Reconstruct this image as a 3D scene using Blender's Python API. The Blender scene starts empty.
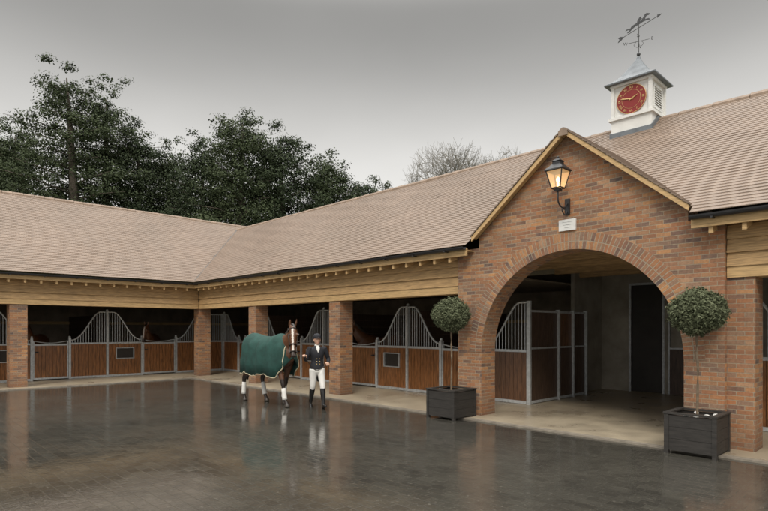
import bpy, bmesh, math, random
import numpy as np
from mathutils import Vector, Matrix
R = random.Random(7)
scene = bpy.context.scene
COL = scene.collection
V = Vector

# ------------------------------------------------------------------ nodes
def newmat(name):
    m = bpy.data.materials.new(name); m.use_nodes = True
    nt = m.node_tree
    return m, nt, nt.nodes['Principled BSDF']

def mixc(nt, fac, a, b, blend='MIX'):
    n = nt.nodes.new('ShaderNodeMix'); n.data_type = 'RGBA'; n.blend_type = blend
    for sock, val in ((n.inputs[0], fac), (n.inputs[6], a), (n.inputs[7], b)):
        if hasattr(val, 'is_output'): nt.links.new(val, sock)
        elif isinstance(val, (int, float)): sock.default_value = val
        else: sock.default_value = (*val[:3], 1)
    return n.outputs[2]

def noise(nt, vec, scale, detail=4, rough=.6):
    n = nt.nodes.new('ShaderNodeTexNoise')
    n.inputs['Scale'].default_value = scale; n.inputs['Detail'].default_value = detail
    n.inputs['Roughness'].default_value = rough
    if vec is not None: nt.links.new(vec, n.inputs['Vector'])
    return n.outputs['Fac']

def mrange(nt, x, a, b, c, d):
    n = nt.nodes.new('ShaderNodeMapRange')
    nt.links.new(x, n.inputs[0])
    for i, k in enumerate((a, b, c, d)): n.inputs[i+1].default_value = k
    return n.outputs[0]

def tc(nt, which='Object'):
    return nt.nodes.new('ShaderNodeTexCoord').outputs[which]

def mapping(nt, vec, scale=(1, 1, 1), rot=(0, 0, 0)):
    n = nt.nodes.new('ShaderNodeMapping'); nt.links.new(vec, n.inputs[0])
    n.inputs['Scale'].default_value = scale; n.inputs['Rotation'].default_value = rot
    return n.outputs[0]

def bump(nt, bsdf, h, strength, dist=.01, normal=None):
    n = nt.nodes.new('ShaderNodeBump'); n.inputs['Strength'].default_value = strength
    n.inputs['Distance'].default_value = dist; nt.links.new(h, n.inputs['Height'])
    if normal is not None: nt.links.new(normal, n.inputs['Normal'])
    if bsdf is not None: nt.links.new(n.outputs[0], bsdf.inputs['Normal'])
    return n.outputs[0]

def pm(name, col, rough=.6, var=.25, scale=6, bmp=0, metal=0, stretch=(1, 1, 1), coord='Object', spec=.5):
    m, nt, b = newmat(name)
    vec = mapping(nt, tc(nt, coord), stretch)
    f = mrange(nt, noise(nt, vec, scale, 5), .3, .7, 0, 1)
    c = mixc(nt, f, [x*(1-var) for x in col], [min(1, x*(1+var)) for x in col])
    nt.links.new(c, b.inputs['Base Color'])
    b.inputs['Roughness'].default_value = rough; b.inputs['Metallic'].default_value = metal
    b.inputs['Specular IOR Level'].default_value = spec
    if bmp: bump(nt, b, noise(nt, vec, scale*4, 4), bmp, .01)
    return m

def brickmat(name, stops, mortar, w, h, ms, rough=.8, offset=.5, bmp=.5, dirt=.35, bd=.006, groundwet=False, dcol=None, dscale=1.1):
    m, nt, b = newmat(name)
    uv = tc(nt, 'UV')
    n = nt.nodes.new('ShaderNodeTexBrick'); n.offset = offset; n.squash = 1
    nt.links.new(uv, n.inputs['Vector'])
    n.inputs['Scale'].default_value = 1; n.inputs['Mortar Size'].default_value = ms
    n.inputs['Brick Width'].default_value = w; n.inputs['Row Height'].default_value = h
    n.inputs['Mortar Smooth'].default_value = .3
    n.inputs['Color1'].default_value = (0, 0, 0, 1); n.inputs['Color2'].default_value = (1, 1, 1, 1)
    n.inputs['Mortar'].default_value = (.5, .5, .5, 1)
    r = nt.nodes.new('ShaderNodeValToRGB'); nt.links.new(n.outputs['Color'], r.inputs[0])
    e = r.color_ramp.elements
    e[0].position = 0; e[0].color = (*stops[0], 1); e[1].position = 1; e[1].color = (*stops[-1], 1)
    for k in range(1, len(stops)-1):
        x = e.new(k/(len(stops)-1)); x.color = (*stops[k], 1)
    ob = tc(nt, 'Object')
    c = r.outputs[0]
    if groundwet:   # mottling inside single bricks
        c = mixc(nt, mrange(nt, noise(nt, ob, 9, 4, .7), .42, .66, 0, .28), c, (.40, .23, .13))
    c = mixc(nt, n.outputs['Fac'], c, mortar)
    f = mrange(nt, noise(nt, ob, dscale, 6, .65), .35, .7, 0, dirt)
    c = mixc(nt, f, c, dcol or [x*.7 for x in stops[0]])
    if groundwet:   # damp, dirty foot of the walls
        sp = nt.nodes.new('ShaderNodeSeparateXYZ'); nt.links.new(ob, sp.inputs[0])
        wz = nt.nodes.new('ShaderNodeMath'); wz.operation = 'MULTIPLY_ADD'
        nt.links.new(noise(nt, ob, 3, 3), wz.inputs[0]); wz.inputs[1].default_value = .5; nt.links.new(sp.outputs[2], wz.inputs[2])
        c = mixc(nt, mrange(nt, wz.outputs[0], .25, .75, .5, 0), c, (.09, .06, .045))
    f2 = mrange(nt, noise(nt, ob, 30, 3), .3, .7, .82, 1.18)
    mm = nt.nodes.new('ShaderNodeVectorMath'); mm.operation = 'SCALE'
    nt.links.new(c, mm.inputs[0]); nt.links.new(f2, mm.inputs['Scale'])
    nt.links.new(mm.outputs[0], b.inputs['Base Color'])
    b.inputs['Roughness'].default_value = rough
    inv = mrange(nt, n.outputs['Fac'], 0, 1, 1, 0)
    bump(nt, b, inv, bmp, bd)
    return m

BR = [(.10, .075, .070), (.40, .18, .075), (.26, .115, .062), (.50, .25, .105), (.145, .095, .080), (.40, .165, .07), (.22, .14, .10), (.45, .26, .145)]
M = {}
M['brick'] = brickmat('brick', BR, (.33, .275, .195), .215, .068, .0060, groundwet=True, dirt=.36, dcol=(.17, .11, .07))
M['voussoir'] = brickmat('voussoir', BR, (.35, .295, .21), .215, .070, .008, offset=0, groundwet=True)
M['tile'] = brickmat('roof_tile', [(.185, .130, .094), (.218, .155, .113), (.198, .139, .101), (.240, .173, .127), (.207, .147, .107)], (.155, .108, .079), .165, .1, .002, rough=.55, bmp=.15, dirt=.42, dcol=(.150, .116, .087), dscale=.55)
M['ridge'] = pm('ridge_tile', (.25, .18, .13), .6, .25, 5, .2)
M['valley'] = pm('valley_tile', (.075, .062, .052), .6, .25, 5, .2)
M['pine'] = pm('pale_timber', (.53, .355, .17), .65, .28, 3, .3, stretch=(1.2, 1.2, 14))
M['board'] = pm('weatherboard', (.44, .285, .135), .65, .38, 3, .4, stretch=(1.2, 1.2, 18))
M['stallwood'] = pm('stall_board', (.235, .098, .034), .38, .6, 4, .2, stretch=(6, 6, .8))
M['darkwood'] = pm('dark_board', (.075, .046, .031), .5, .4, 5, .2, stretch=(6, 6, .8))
M['planterwood'] = pm('planter_wood', (.030, .027, .024), .6, .4, 5, .3, stretch=(1, 1, 8))
M['steel'] = pm('galvanised_steel', (.50, .52, .53), .42, .2, 14, 0, metal=.3)
M['black'] = pm('black_gutter', (.022, .022, .024), .4, .2, 5)
M['lead'] = pm('lead_sheet', (.14, .155, .17), .5, .25, 5, .1, metal=.2)
M['white'] = pm('white_paint', (.70, .70, .68), .5, .08, 3)
M['iron'] = pm('black_iron', (.02, .02, .022), .45, .2, 8)
M['vane'] = pm('weathered_iron', (.06, .062, .066), .5, .2, 8)
M['gold'] = pm('gilt', (.70, .50, .22), .4, .1, 8, metal=.3)
M['red'] = pm('clock_red', (.22, .020, .018), .45, .1, 8)
M['interior'] = pm('interior_wall', (.24, .19, .14), .8, .3, 2, .1)
M['ceiling'] = pm('interior_ceiling', (.22, .18, .13), .8, .3, 3, .1)
M['passage'] = pm('passage_wall', (.30, .27, .22), .75, .25, 2, .1)
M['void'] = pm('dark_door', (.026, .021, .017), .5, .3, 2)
M['soil'] = pm('planter_soil', (.05, .035, .025), .9, .5, 30, .5)
M['bark'] = pm('bark', (.085, .07, .055), .9, .35, 6, .4)
M['paletwig'] = pm('pale_twig', (.19, .175, .15), .9, .2, 6)
M['stem'] = pm('topiary_stem', (.16, .12, .08), .9, .3, 20, .3)

def leafmat(name, a, b, scale):
    m, nt, bs = newmat(name)
    ob = tc(nt, 'Object')
    f = mrange(nt, noise(nt, ob, scale, 3), .32, .68, 0, 1)
    f2 = mrange(nt, noise(nt, ob, scale*12, 2), .3, .7, 0, .6)
    c = mixc(nt, f, a, b); c = mixc(nt, f2, c, [x*1.5 for x in b])
    nt.links.new(c, bs.inputs['Base Color']); bs.inputs['Roughness'].default_value = .75
    bs.inputs['Specular IOR Level'].default_value = .12
    return m
M['conifer'] = leafmat('evergreen_leaf', (.022, .032, .016), (.052, .066, .033), .35)
M['conifer2'] = leafmat('yew_leaf', (.017, .026, .014), (.040, .053, .028), .4)
M['bay'] = leafmat('bay_leaf', (.042, .055, .028), (.125, .138, .082), 6)

# ground -------------------------------------------------
def groundmat():
    m, nt, b = newmat('wet_paving')
    ob = tc(nt, 'Object')
    n = nt.nodes.new('ShaderNodeTexBrick'); n.offset = .5
    nt.links.new(ob, n.inputs['Vector'])
    n.inputs['Scale'].default_value = 1; n.inputs['Brick Width'].default_value = .21; n.inputs['Row Height'].default_value = .14
    n.inputs['Mortar Size'].default_value = .007; n.inputs['Mortar Smooth'].default_value = .8
    n.inputs['Color1'].default_value = (.032, .030, .026, 1); n.inputs['Color2'].default_value = (.054, .051, .043, 1)
    n.inputs['Mortar'].default_value = (.058, .054, .045, 1)
    big = noise(nt, ob, .35, 5, .6)
    med = noise(nt, ob, 2.3, 5, .65)
    fine = noise(nt, ob, 45, 3, .75)
    spk = noise(nt, ob, 17, 3, .8)
    c = mixc(nt, mrange(nt, big, .38, .62, 0, .45), n.outputs['Color'], (.070, .065, .053))
    c = mixc(nt, mrange(nt, med, .45, .7, 0, .45), c, (.026, .024, .021))
    c = mixc(nt, mrange(nt, fine, .54, .67, 0, .5), c, (.135, .125, .102))
    c = mixc(nt, mrange(nt, spk, .61, .69, 0, .6), c, (.19, .175, .145))
    nt.links.new(c, b.inputs['Base Color'])
    ad = nt.nodes.new('ShaderNodeMath'); ad.operation = 'MULTIPLY'
    nt.links.new(mrange(nt, big, .42, .58, .2, 1), ad.inputs[0]); nt.links.new(mrange(nt, med, .35, .65, .35, 1), ad.inputs[1])
    nt.links.new(mrange(nt, ad.outputs[0], .1, 1, .02, .19), b.inputs['Roughness'])
    nb = nt.nodes.new('ShaderNodeBump'); nb.inputs['Distance'].default_value = .004
    nt.links.new(mrange(nt, n.outputs['Fac'], 0, 1, 1, 0), nb.inputs['Height']); nt.links.new(mrange(nt, ad.outputs[0], .1, .8, .06, .26), nb.inputs['Strength'])
    n2 = nt.nodes.new('ShaderNodeBump'); n2.inputs['Distance'].default_value = .005
    nt.links.new(spk, n2.inputs['Height']); nt.links.new(mrange(nt, ad.outputs[0], .1, .8, .10, .40), n2.inputs['Strength']); nt.links.new(nb.outputs[0], n2.inputs['Normal'])
    bump(nt, b, med, .12, .02, n2.outputs[0])
    b.inputs['Specular IOR Level'].default_value = .8
    return m
M['ground'] = groundmat()
def concmat():
    m, nt, b = newmat('damp_concrete')
    ob = tc(nt, 'Object')
    a = noise(nt, ob, .9, 6, .65); f = noise(nt, ob, 40, 3)
    c = mixc(nt, mrange(nt, a, .35, .65, 0, 1), (.47, .40, .29), (.31, .26, .19))
    c = mixc(nt, mrange(nt, f, .4, .7, 0, .3), c, (.18, .15, .115))
    nt.links.new(c, b.inputs['Base Color'])
    nt.links.new(mrange(nt, a, .35, .65, .5, .22), b.inputs['Roughness'])
    bump(nt, b, f, .1, .004)
    return m
M['concrete'] = concmat()
M['grass'] = pm('field_grass', (.05, .075, .025), .9, .4, 1.5, .4)

# ------------------------------------------------------------------ mesh builder
def I(a, b, z): return (a, b, z)
def TL(a, b, z): return (-b, -a, z)

def catmull(P, k):
    out = []
    n = len(P)
    for i in range(n-1):
        p0 = P[max(i-1, 0)]; p1 = P[i]; p2 = P[i+1]; p3 = P[min(i+2, n-1)]
        for j in range(k):
            t = j/k
            out.append(tuple(.5*((2*b)+(-a+c)*t+(2*a-5*b+4*c-d)*t*t+(-a+3*b-3*c+d)*t**3) for a, b, c, d in zip(p0, p1, p2, p3)))
    out.append(tuple(P[-1]))
    return out

class MB:
    def __init__(s, T=I): s.v = []; s.f = []; s.uv = []; s.m = []; s.T = T
    def add(s, vs, fs, uvs=None, mi=0):
        o = len(s.v); s.v += [tuple(s.T(*p)) for p in vs]
        for k, f in enumerate(fs):
            s.f.append([o+i for i in f]); s.uv.append(uvs[k] if uvs else None); s.m.append(mi)
    def box(s, x0, x1, y0, y1, z0, z1, mi=0):
        vs = [(x, y, z) for x in (x0, x1) for y in (y0, y1) for z in (z0, z1)]
        s.add(vs, [(0, 1, 3, 2), (4, 6, 7, 5), (0, 4, 5, 1), (2, 3, 7, 6), (0, 2, 6, 4), (1, 5, 7, 3)], None, mi)
    def hexa(s, bot, top, mi=0):
        s.add(list(bot)+list(top), [(3, 2, 1, 0), (4, 5, 6, 7), (0, 1, 5, 4), (1, 2, 6, 5), (2, 3, 7, 6), (3, 0, 4, 7)], None, mi)
    def tube(s, pts, rad, n=8, ref=(0, 0, 1), sub=1, cap=.45, mi=0):
        rad = [(r, r) if not isinstance(r, tuple) else r for r in (rad if isinstance(rad, list) else [rad]*len(pts))]
        if sub > 1:
            Q = catmull([tuple(p)+tuple(r) for p, r in zip(pts, rad)], sub)
            pts = [q[:3] for q in Q]; rad = [(abs(q[3]), abs(q[4])) for q in Q]
        P = [V(p) for p in pts]; ref = V(ref)
        rings = []
        for i, p in enumerate(P):
            t = (P[min(i+1, len(P)-1)]-P[max(i-1, 0)])
            if t.length < 1e-9: t = V((0, 0, 1))
            t.normalize()
            sd = t.cross(ref)
            if sd.length < 1e-3: sd = t.cross(V((1, .1, 0)))
            if sd.length < 1e-3: sd = t.cross(V((0, 1, 0)))
            sd.normalize(); up = sd.cross(t)
            rings.append((p, t, sd, up, rad[i]))
        L = []
        def ring(p, sd, up, ra, rb):
            return [p+sd*(ra*math.cos(2*math.pi*j/n))+up*(rb*math.sin(2*math.pi*j/n)) for j in range(n)]
        p, t, sd, up, r = rings[0]; m0 = min(r)
        if cap: L.append(ring(p-t*m0*cap, sd, up, r[0]*.62, r[1]*.62))
        for p, t, sd, up, r in rings: L.append(ring(p, sd, up, *r))
        p, t, sd, up, r = rings[-1]; m1 = min(r)
        if cap: L.append(ring(p+t*m1*cap, sd, up, r[0]*.62, r[1]*.62))
        vs = [q for l in L for q in l]; fs = []
        for i in range(len(L)-1):
            for j in range(n):
                k = (j+1) % n
                fs.append((i*n+j, i*n+k, (i+1)*n+k, (i+1)*n+j))
        fs.append(tuple(range(n-1, -1, -1))); fs.append(tuple((len(L)-1)*n+j for j in range(n)))
        s.add(vs, fs, None, mi)
    def ball(s, c, r, n=12, m=8, mi=0):
        r = r if isinstance(r, tuple) else (r, r, r)
        vs = [(c[0], c[1], c[2]-r[2])]
        for i in range(1, m):
            a = -math.pi/2+math.pi*i/m
            for j in range(n):
                b = 2*math.pi*j/n
                vs.append((c[0]+r[0]*math.cos(a)*math.cos(b), c[1]+r[1]*math.cos(a)*math.sin(b), c[2]+r[2]*math.sin(a)))
        vs.append((c[0], c[1], c[2]+r[2])); fs = []
        for j in range(n):
            fs.append((0, 1+(j+1) % n, 1+j))
            fs.append((len(vs)-1, 1+(m-2)*n+j, 1+(m-2)*n+(j+1) % n))
        for i in range(m-2):
            for j in range(n):
                k = (j+1) % n
                fs.append((1+i*n+j, 1+i*n+k, 1+(i+1)*n+k, 1+(i+1)*n+j))
        s.add(vs, fs, None, mi)
    def prism(s, poly, y0, y1, mi=0):
        n = len(poly)
        vs = [(x, y0, z) for x, z in poly]+[(x, y1, z) for x, z in poly]
        fs = [tuple(range(n)), tuple(range(2*n-1, n-1, -1))]+[(i, i+n, (i+1) % n+n, (i+1) % n) for i in range(n)]
        s.add(vs, fs, None, mi)
    def mesh(s, name, mats=(), smooth=False, recalc=True, uv=True):
        me = bpy.data.meshes.new(name); me.from_pydata(s.v, [], s.f)
        for m in mats: me.materials.append(m)
        if len(mats) > 1: me.polygons.foreach_set('material_index', s.m)
        if recalc:
            bm = bmesh.new(); bm.from_mesh(me); bmesh.ops.recalc_face_normals(bm, faces=bm.faces); bm.to_mesh(me); bm.free()
        if smooth: me.polygons.foreach_set('use_smooth', [True]*len(me.polygons))
        me.update()
        if uv:
            lay = me.uv_layers.new(name='UVMap')
            data = lay.data
            for p, src, u in zip(me.polygons, s.f, s.uv):
                if u is not None:
                    d = dict(zip(src, u))
                    for li in p.loop_indices: data[li].uv = d[me.loops[li].vertex_index]
                else:
                    nn = p.normal
                    t = V((0, 0, 1)).cross(nn)
                    if t.length < .05: t = V((1, 0, 0))
                    t.normalize(); b = nn.cross(t)
                    for li in p.loop_indices:
                        co = me.vertices[me.loops[li].vertex_index].co
                        data[li].uv = (co.dot(t), co.dot(b))
        return me
    def obj(s, name, mats, parent=None, smooth=False, local=False, **kw):
        if not isinstance(mats, (list, tuple)): mats = [mats]
        return link(s.mesh(name, mats, smooth, **kw), name, parent, local)

PM = {}
def link(me, name, parent=None, local=False):
    o = bpy.data.objects.new(name, me); COL.objects.link(o)
    if parent is not None:
        o.parent = parent
        if not local:
            o.matrix_parent_inverse = PM[parent.name].inverted()
    PM[o.name] = Matrix.Identity(4) if (not local) else (PM.get(parent.name, Matrix.Identity(4)) if parent else Matrix.Identity(4))
    return o
def empty(name, loc, rz=0, scale=1):
    e = bpy.data.objects.new(name, None); COL.objects.link(e)
    e.location = loc; e.rotation_euler = (0, 0, rz); e.scale = (scale,)*3; e.empty_display_size = .3
    PM[e.name] = Matrix.Translation(loc) @ Matrix.Rotation(rz, 4, 'Z') @ Matrix.Scale(scale, 4)
    return e
def tag(o, label, cat, group=None):
    o['label'] = label; o['category'] = cat
    if group: o['group'] = group
    return o

def textmesh(txt, size, name, mat, mw, parent, ext=.004):
    cu = bpy.data.curves.new(name, 'FONT'); cu.body = txt; cu.size = size; cu.extrude = ext
    cu.align_x = 'CENTER'; cu.align_y = 'CENTER'
    o = bpy.data.objects.new('tmp', cu); COL.objects.link(o)
    dg = bpy.context.evaluated_depsgraph_get()
    me = bpy.data.meshes.new_from_object(o.evaluated_get(dg)); bpy.data.objects.remove(o)
    me.transform(mw); me.materials.clear(); me.materials.append(mat); me.name = name
    return link(me, name, parent)

# ------------------------------------------------------------------ ground
m = MB(); m.add([(-400, -400, -.03), (400, -400, -.03), (400, 400, -.03), (-400, 400, -.03)], [(0, 1, 2, 3)])
o = m.obj('ground', M['grass'], recalc=False); o['kind'] = 'structure'
m = MB(); m.add([(-8, -40, 0), (45, -40, 0), (45, 9, 0), (-8, 9, 0)], [(0, 1, 2, 3)])
o = m.obj('courtyard_paving', M['ground'], recalc=False); o['kind'] = 'structure'
m = MB()
m.box(.5, 26, -.5, 7.2, -.01, .022)
o = m.obj('walkway', M['concrete']); o['kind'] = 'structure'
m = MB(); m.box(-7.2, .498, -16, 7.2, -.01, .022)
o = m.obj('walkway', M['concrete']); o['kind'] = 'structure'
m = MB()
m.box(.62, 26, -.62, -.503, -.01, .028); m.box(.503, .62, -16, -.503, -.01, .028)
o = m.obj('kerb', pm('kerb_stone', (.24, .21, .17), .6, .3, 5, .3)); o['kind'] = 'structure'

# ------------------------------------------------------------------ building
BLD = tag(empty('stable_building', (0, 0, 0)), 'L-shaped brick stable block with clay tile roof and arched gable', 'building')
SL = .741; EB = -.42; EZ = 3.52
UC = 14.95; HW = 1.9; GF = -.12; GZ = 5.38; GS = .83; GL = 2.02
gauge = .085
def roofz(b): return EZ+SL*(b-EB)

def wing_roof(T, ridge, ranges):
    m = MB(T)
    n = int(round((ridge-EB)/gauge))
    g = (ridge-EB)/n
    for i in range(n):
        b0 = EB+i*g; b1 = b0+g
        z0 = roofz(b0); z1 = roofz(b1)
        for a0, a1 in ranges((b0+b1)/2, (z0+z1)/2):
            k = max(1, int((a1-a0)/1.0))
            for j in range(k):
                p = a0+(a1-a0)*j/k; q = a0+(a1-a0)*(j+1)/k
                w = lambda a: .008*math.sin(a*1.3+i*.15)+.004*math.sin(a*3.1-i*.5)+.012*math.sin(a*.47+i*.03)
                vs = [(p, b0-.008, z0+.008+w(p)), (q, b0-.008, z0+.008+w(q)), (q, b1, z1+w(q)), (p, b1, z1+w(p)),
                      (p, b0-.008, z0-.004+w(p)), (q, b0-.008, z0-.004+w(q))]
                v0 = i*.1
                m.add(vs, [(0, 1, 2, 3), (4, 5, 1, 0)], [[(p, v0+.006), (q, v0+.006), (q, v0+.1), (p, v0+.1)], [(p, v0+.003), (q, v0+.003), (q, v0+.006), (p, v0+.006)]])
    return m

def right_ranges(b, z):
    a0 = -b-.02
    if z < GZ:
        h = min((GZ-z)/GS-.02, GL+.05)
        return [(a0, UC-h), (UC+h, 26)]
    return [(a0, 26)]
def left_ranges(b, z):
    lo = -b-.02 if b < 3.6 else -7.6
    return [(lo, 16)]
RR = 3.6; RL = 3.94
m = wing_roof(I, RR, right_ranges)
zr = roofz(RR)
m.add([(-3.9, RR, zr), (26, RR, zr), (26, 7.7, EZ), (-3.9, 7.7, EZ)], [(0, 1, 2, 3)])
roofR = m.obj('roof', M['tile'], BLD, recalc=False)
m = wing_roof(TL, RL, left_ranges)
zl = roofz(RL)
m.add([(-7.6, RL, zl), (16, RL, zl), (16, 8.3, EZ), (-7.6, 8.3, EZ)], [(0, 1, 2, 3)])
roofL = m.obj('roof', M['tile'], BLD, recalc=False)
m = MB()
gl = GL; n = 24
for s in (-1, 1):
    for i in range(n):
        d0 = gl*(1-i/n); d1 = gl*(1-(i+1)/n)
        z0 = GZ-GS*d0; z1 = GZ-GS*d1
        y0 = -.32; y1 = 2.4
        vs = [(UC+s*(d0+.012), y0, z0+.016), (UC+s*(d0+.012), y1, z0+.016), (UC+s*d1, y1, z1), (UC+s*d1, y0, z1),
              (UC+s*(d0+.012), y0, z0-.02), (UC+s*(d0+.012), y1, z0-.02), (UC+s*d1, y0, z1-.02)]
        m.add(vs, [(0, 1, 2, 3), (4, 5, 1, 0), (4, 0, 3, 6)], [[(y0, i*.1), (y1, i*.1), (y1, i*.1+.1), (y0, i*.1+.1)], [(y0, i*.1)]*4, [(y0, i*.1+.05)]*4])
m.obj('gable_roof', M['tile'], BLD, recalc=False)
def ridge(T, a0, a1, b, z, step=.33):
    m = MB(T); a = a0
    while a < a1:
        vs = []; N = 7
        jz = R.uniform(-.006, .006)
        for aa, rr in ((a, .115), (a+step-.012, .108)):
            for j in range(N):
                an = math.radians(-15+210*j/(N-1)); vs.append((aa, b+rr*math.cos(an), z-.068+jz+rr*math.sin(an)))
        fs = [(j, j+1, N+j+1, N+j) for j in range(N-1)]
        m.add(vs, fs+[tuple(range(N)), tuple(range(2*N-1, N-1, -1))]); a += step
    return m
ridge(I, -3.5, 26, RR, zr).obj('ridge_tiles', M['ridge'], roofR, recalc=False)
ridge(TL, -7.6, 16, RL, zl).obj('ridge_tiles', M['ridge'], roofL, recalc=False)
m = ridge(lambda a, b, z: (UC+b*.8, a, z), -.33, 2.2, 0, GZ-.045)
m.obj('ridge_tiles', M['ridge'], BLD, recalc=False)
m = MB()
p = V((.40, -.40, roofz(-.40)+.012)); q = V((-3.6, 3.6, roofz(3.6)+.016))
sd = V((1, 1, 0)).normalized()*.05
m.add([p-sd, p+sd, q+sd, q-sd, p-sd+V((0, 0, .012)), p+sd+V((0, 0, .012)), q+sd+V((0, 0, .012)), q-sd+V((0, 0, .012))],
      [(3, 2, 1, 0), (4, 5, 6, 7), (0, 1, 5, 4), (1, 2, 6, 5), (2, 3, 7, 6), (3, 0, 4, 7)])
m.obj('valley_flashing', M['valley'], BLD)

def eaves(T, spans, bspans):
    for a0, a1 in spans:
        m = MB(T); m.box(a0, a1, -.385, -.35, 3.30, 3.455); m.obj('fascia_board', M['pine'], BLD)
        m = MB(T); m.box(a0, a1, -.349, .02, 3.40, 3.42); m.obj('soffit', M['board'], BLD)
        m = MB(T); N = 8; vs = []
        for aa in (a0, a1):
            for j in range(N+1):
                an = math.pi+math.pi*j/N; vs.append((aa, -.45+.062*math.cos(an), 3.475+.062*math.sin(an)))
            for j in range(N+1):
                an = math.pi*2-math.pi*j/N; vs.append((aa, -.45+.054*math.cos(an), 3.475+.054*math.sin(an)))
        K = 2*N+2
        m.add(vs, [(j, (j+1) % K, K+(j+1) % K, K+j) for j in range(K)]+[tuple(range(K)), tuple(range(2*K-1, K-1, -1))])
        a = a0+.3
        while a < a1:
            m.box(a-.015, a+.015, -.516, -.386, 3.40, 3.425); a += .9
        m.obj('gutter', M['black'], BLD)
        a = a0+.25
        base = None
        while a < a1-.3 and a < 17.9:
            if base is None:
                mb = MB(T); mb.hexa([(-.028, -.348, 3.20), (.028, -.348, 3.20), (.028, .0, 3.32), (-.028, .0, 3.32)], [(-.028, -.348, 3.30), (.028, -.348, 3.30), (.028, 0, 3.398), (-.028, 0, 3.398)])
                base = mb.mesh('rafter_tail', [M['pine']])
            o = link(base, 'rafter_tail', BLD); o.location = T(a, 0, 0); a += .42
    for a0, a1 in bspans:
        for i, (z0, z1) in enumerate(((2.725, 2.935), (2.93, 3.135), (3.13, 3.335))):
            m = MB(T)
            m.hexa([(a0, -.055, z0), (a1, -.055, z0), (a1, .03, z0), (a0, .03, z0)], [(a0, -.012, z1), (a1, -.012, z1), (a1, .03, z1), (a0, .03, z1)])
            if i == 0: m.box(a0, a1, .03, .12, 2.74, 3.39)
            m.obj('weatherboard', M['board'], BLD)
        m = MB(T); m.box(a0, a1, -.035, .3, 2.56, 2.722); m.obj('timber_beam', M['pine'], BLD)
eaves(I, [(.386, UC-GL-.06), (UC+GL+.06, 26)], [(.0, 12.44), (17.41, 26)])
eaves(TL, [(.386, 16)], [(.058, 16)])

def pier(T, a0, a1, b0=0., b1=.45, top=2.558):
    m = MB(T); m.box(a0, a1, b0, b1, 0, top); return m.obj('brick_pier', M['brick'], BLD)
pier(I, -.45, 0, .0, .45)
for a in (3.62, 7.9): pier(I, a, a+.46)
pier(I, 17.402, 17.76, .0, .45)
pier(I, 22, 22.46)
for a in (5.55, 11.1): pier(TL, a, a+.46)

SP = 1.33; NA = 40; gw = GL-.06
poly = [(12.45, 0), (12.45, 3.46), (UC-gw, 3.46), (UC-gw, GZ-.07-GS*gw), (UC, GZ-.07), (UC+gw, GZ-.07-GS*gw), (UC+gw, 3.46), (17.4, 3.46), (17.4, 0), (UC+HW, 0)]
poly += [(UC+HW*math.cos(math.pi*j/NA), SP+HW*math.sin(math.pi*j/NA)) for j in range(NA+1)]
poly += [(UC-HW, 0)]
m = MB(); m.prism(poly, GF, .36); m.obj('gable_wall', M['brick'], BLD)
m = MB(); r0 = HW+.001; r1 = HW+.30
for j in range(NA):
    a, b = math.pi*j/NA, math.pi*(j+1)/NA
    P = lambda r, t, y: (UC+r*math.cos(t), y, SP+r*math.sin(t))
    y0 = GF-.008; y1 = GF+.02
    vs = [P(r0, a, y0), P(r0, b, y0), P(r1, b, y0), P(r1, a, y0), P(r1, a, y1), P(r1, b, y1), P(r0, a, y1), P(r0, b, y1)]
    A = a*2.05; B = b*2.05
    m.add(vs, [(0, 1, 2, 3), (3, 2, 5, 4), (0, 6, 7, 1)], [[(.07, A), (.07, B), (.37, B), (.37, A)], [(0, A), (0, B), (.03, B), (.03, A)], [(0, A), (.03, A), (.03, B), (0, B)]])
m.obj('arch_ring', M['voussoir'], BLD)
m = MB()
for s in (-1, 1):
    def q(d, off, y): return (UC+s*d, y, GZ-GS*d-off)
    for y0, y1, o0, o1 in ((-.305, -.27, .022, .115), (-.27, -.118, .03, .06)):
        m.hexa([q(0, o0, y0), q(gl, o0, y0), q(gl, o0, y1), q(0, o0, y1)], [q(0, o1, y0), q(gl, o1, y0), q(gl, o1, y1), q(0, o1, y1)])
m.obj('bargeboard', M['pine'], BLD)
P_ = tag(empty('wall_plaque', (UC-.02, GF, 3.66)), 'small white rectangular plaque fixed to the brick gable', 'plaque')
m = MB(); m.box(UC-.17, UC+.15, GF-.035, GF-.001, 3.57, 3.77); m.obj('panel', M['white'], P_)
m = MB(); g = pm('plaque_lettering', (.4, .4, .4), .6)
for i in range(3): m.box(UC-.10+.02*i, UC+.08-.02*i, GF-.038, GF-.0352, 3.72-.05*i, 3.726-.05*i)
m.obj('engraved_lines', g, P_)

# interiors ---------------------------------------------------------------
m = MB(); m.box(-7.0, 26, 7.0, 7.15, 0, 3.6); m.obj('outer_wall', M['interior'], BLD)
m = MB(); m.box(-7.15, -7.0, -16, 7.15, 0, 3.6); m.obj('outer_wall', M['interior'], BLD)
m = MB(); m.box(25.9, 26, 0.5, 7.0, 0, 3.5); m.obj('outer_wall', M['interior'], BLD)
m = MB(); m.box(-7, 0, -16, -15.9, 0, 3.5); m.obj('outer_wall', M['interior'], BLD)
for bx in ((-7, 12.44, .31, 7, 3.02, 3.06), (17.41, 26, .31, 7, 3.02, 3.06), (-7, -.31, -15.9, .3, 3.02, 3.06), (12.45, 17.4, .37, 6.6, 3.43, 3.47)):
    m = MB(); m.box(*bx); m.obj('ceiling', M['ceiling'], BLD)
for a in (1.15, 5.05, 8.95, 20.85):
    m = MB()
    for i in range(10): m.box(a-.03, a+.03, 2.06, 6.98, .03+.23*i, .03+.23*i+.225)
    m.obj('stall_partition', M['darkwood'], BLD)
for a in (2.64, 6.3, 10.0):
    m = MB()
    for i in range(10): m.box(-6.98, -2.06, -a-.03, -a+.03, .03+.23*i, .03+.23*i+.225)
    m.obj('stall_partition', M['darkwood'], BLD)
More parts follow.
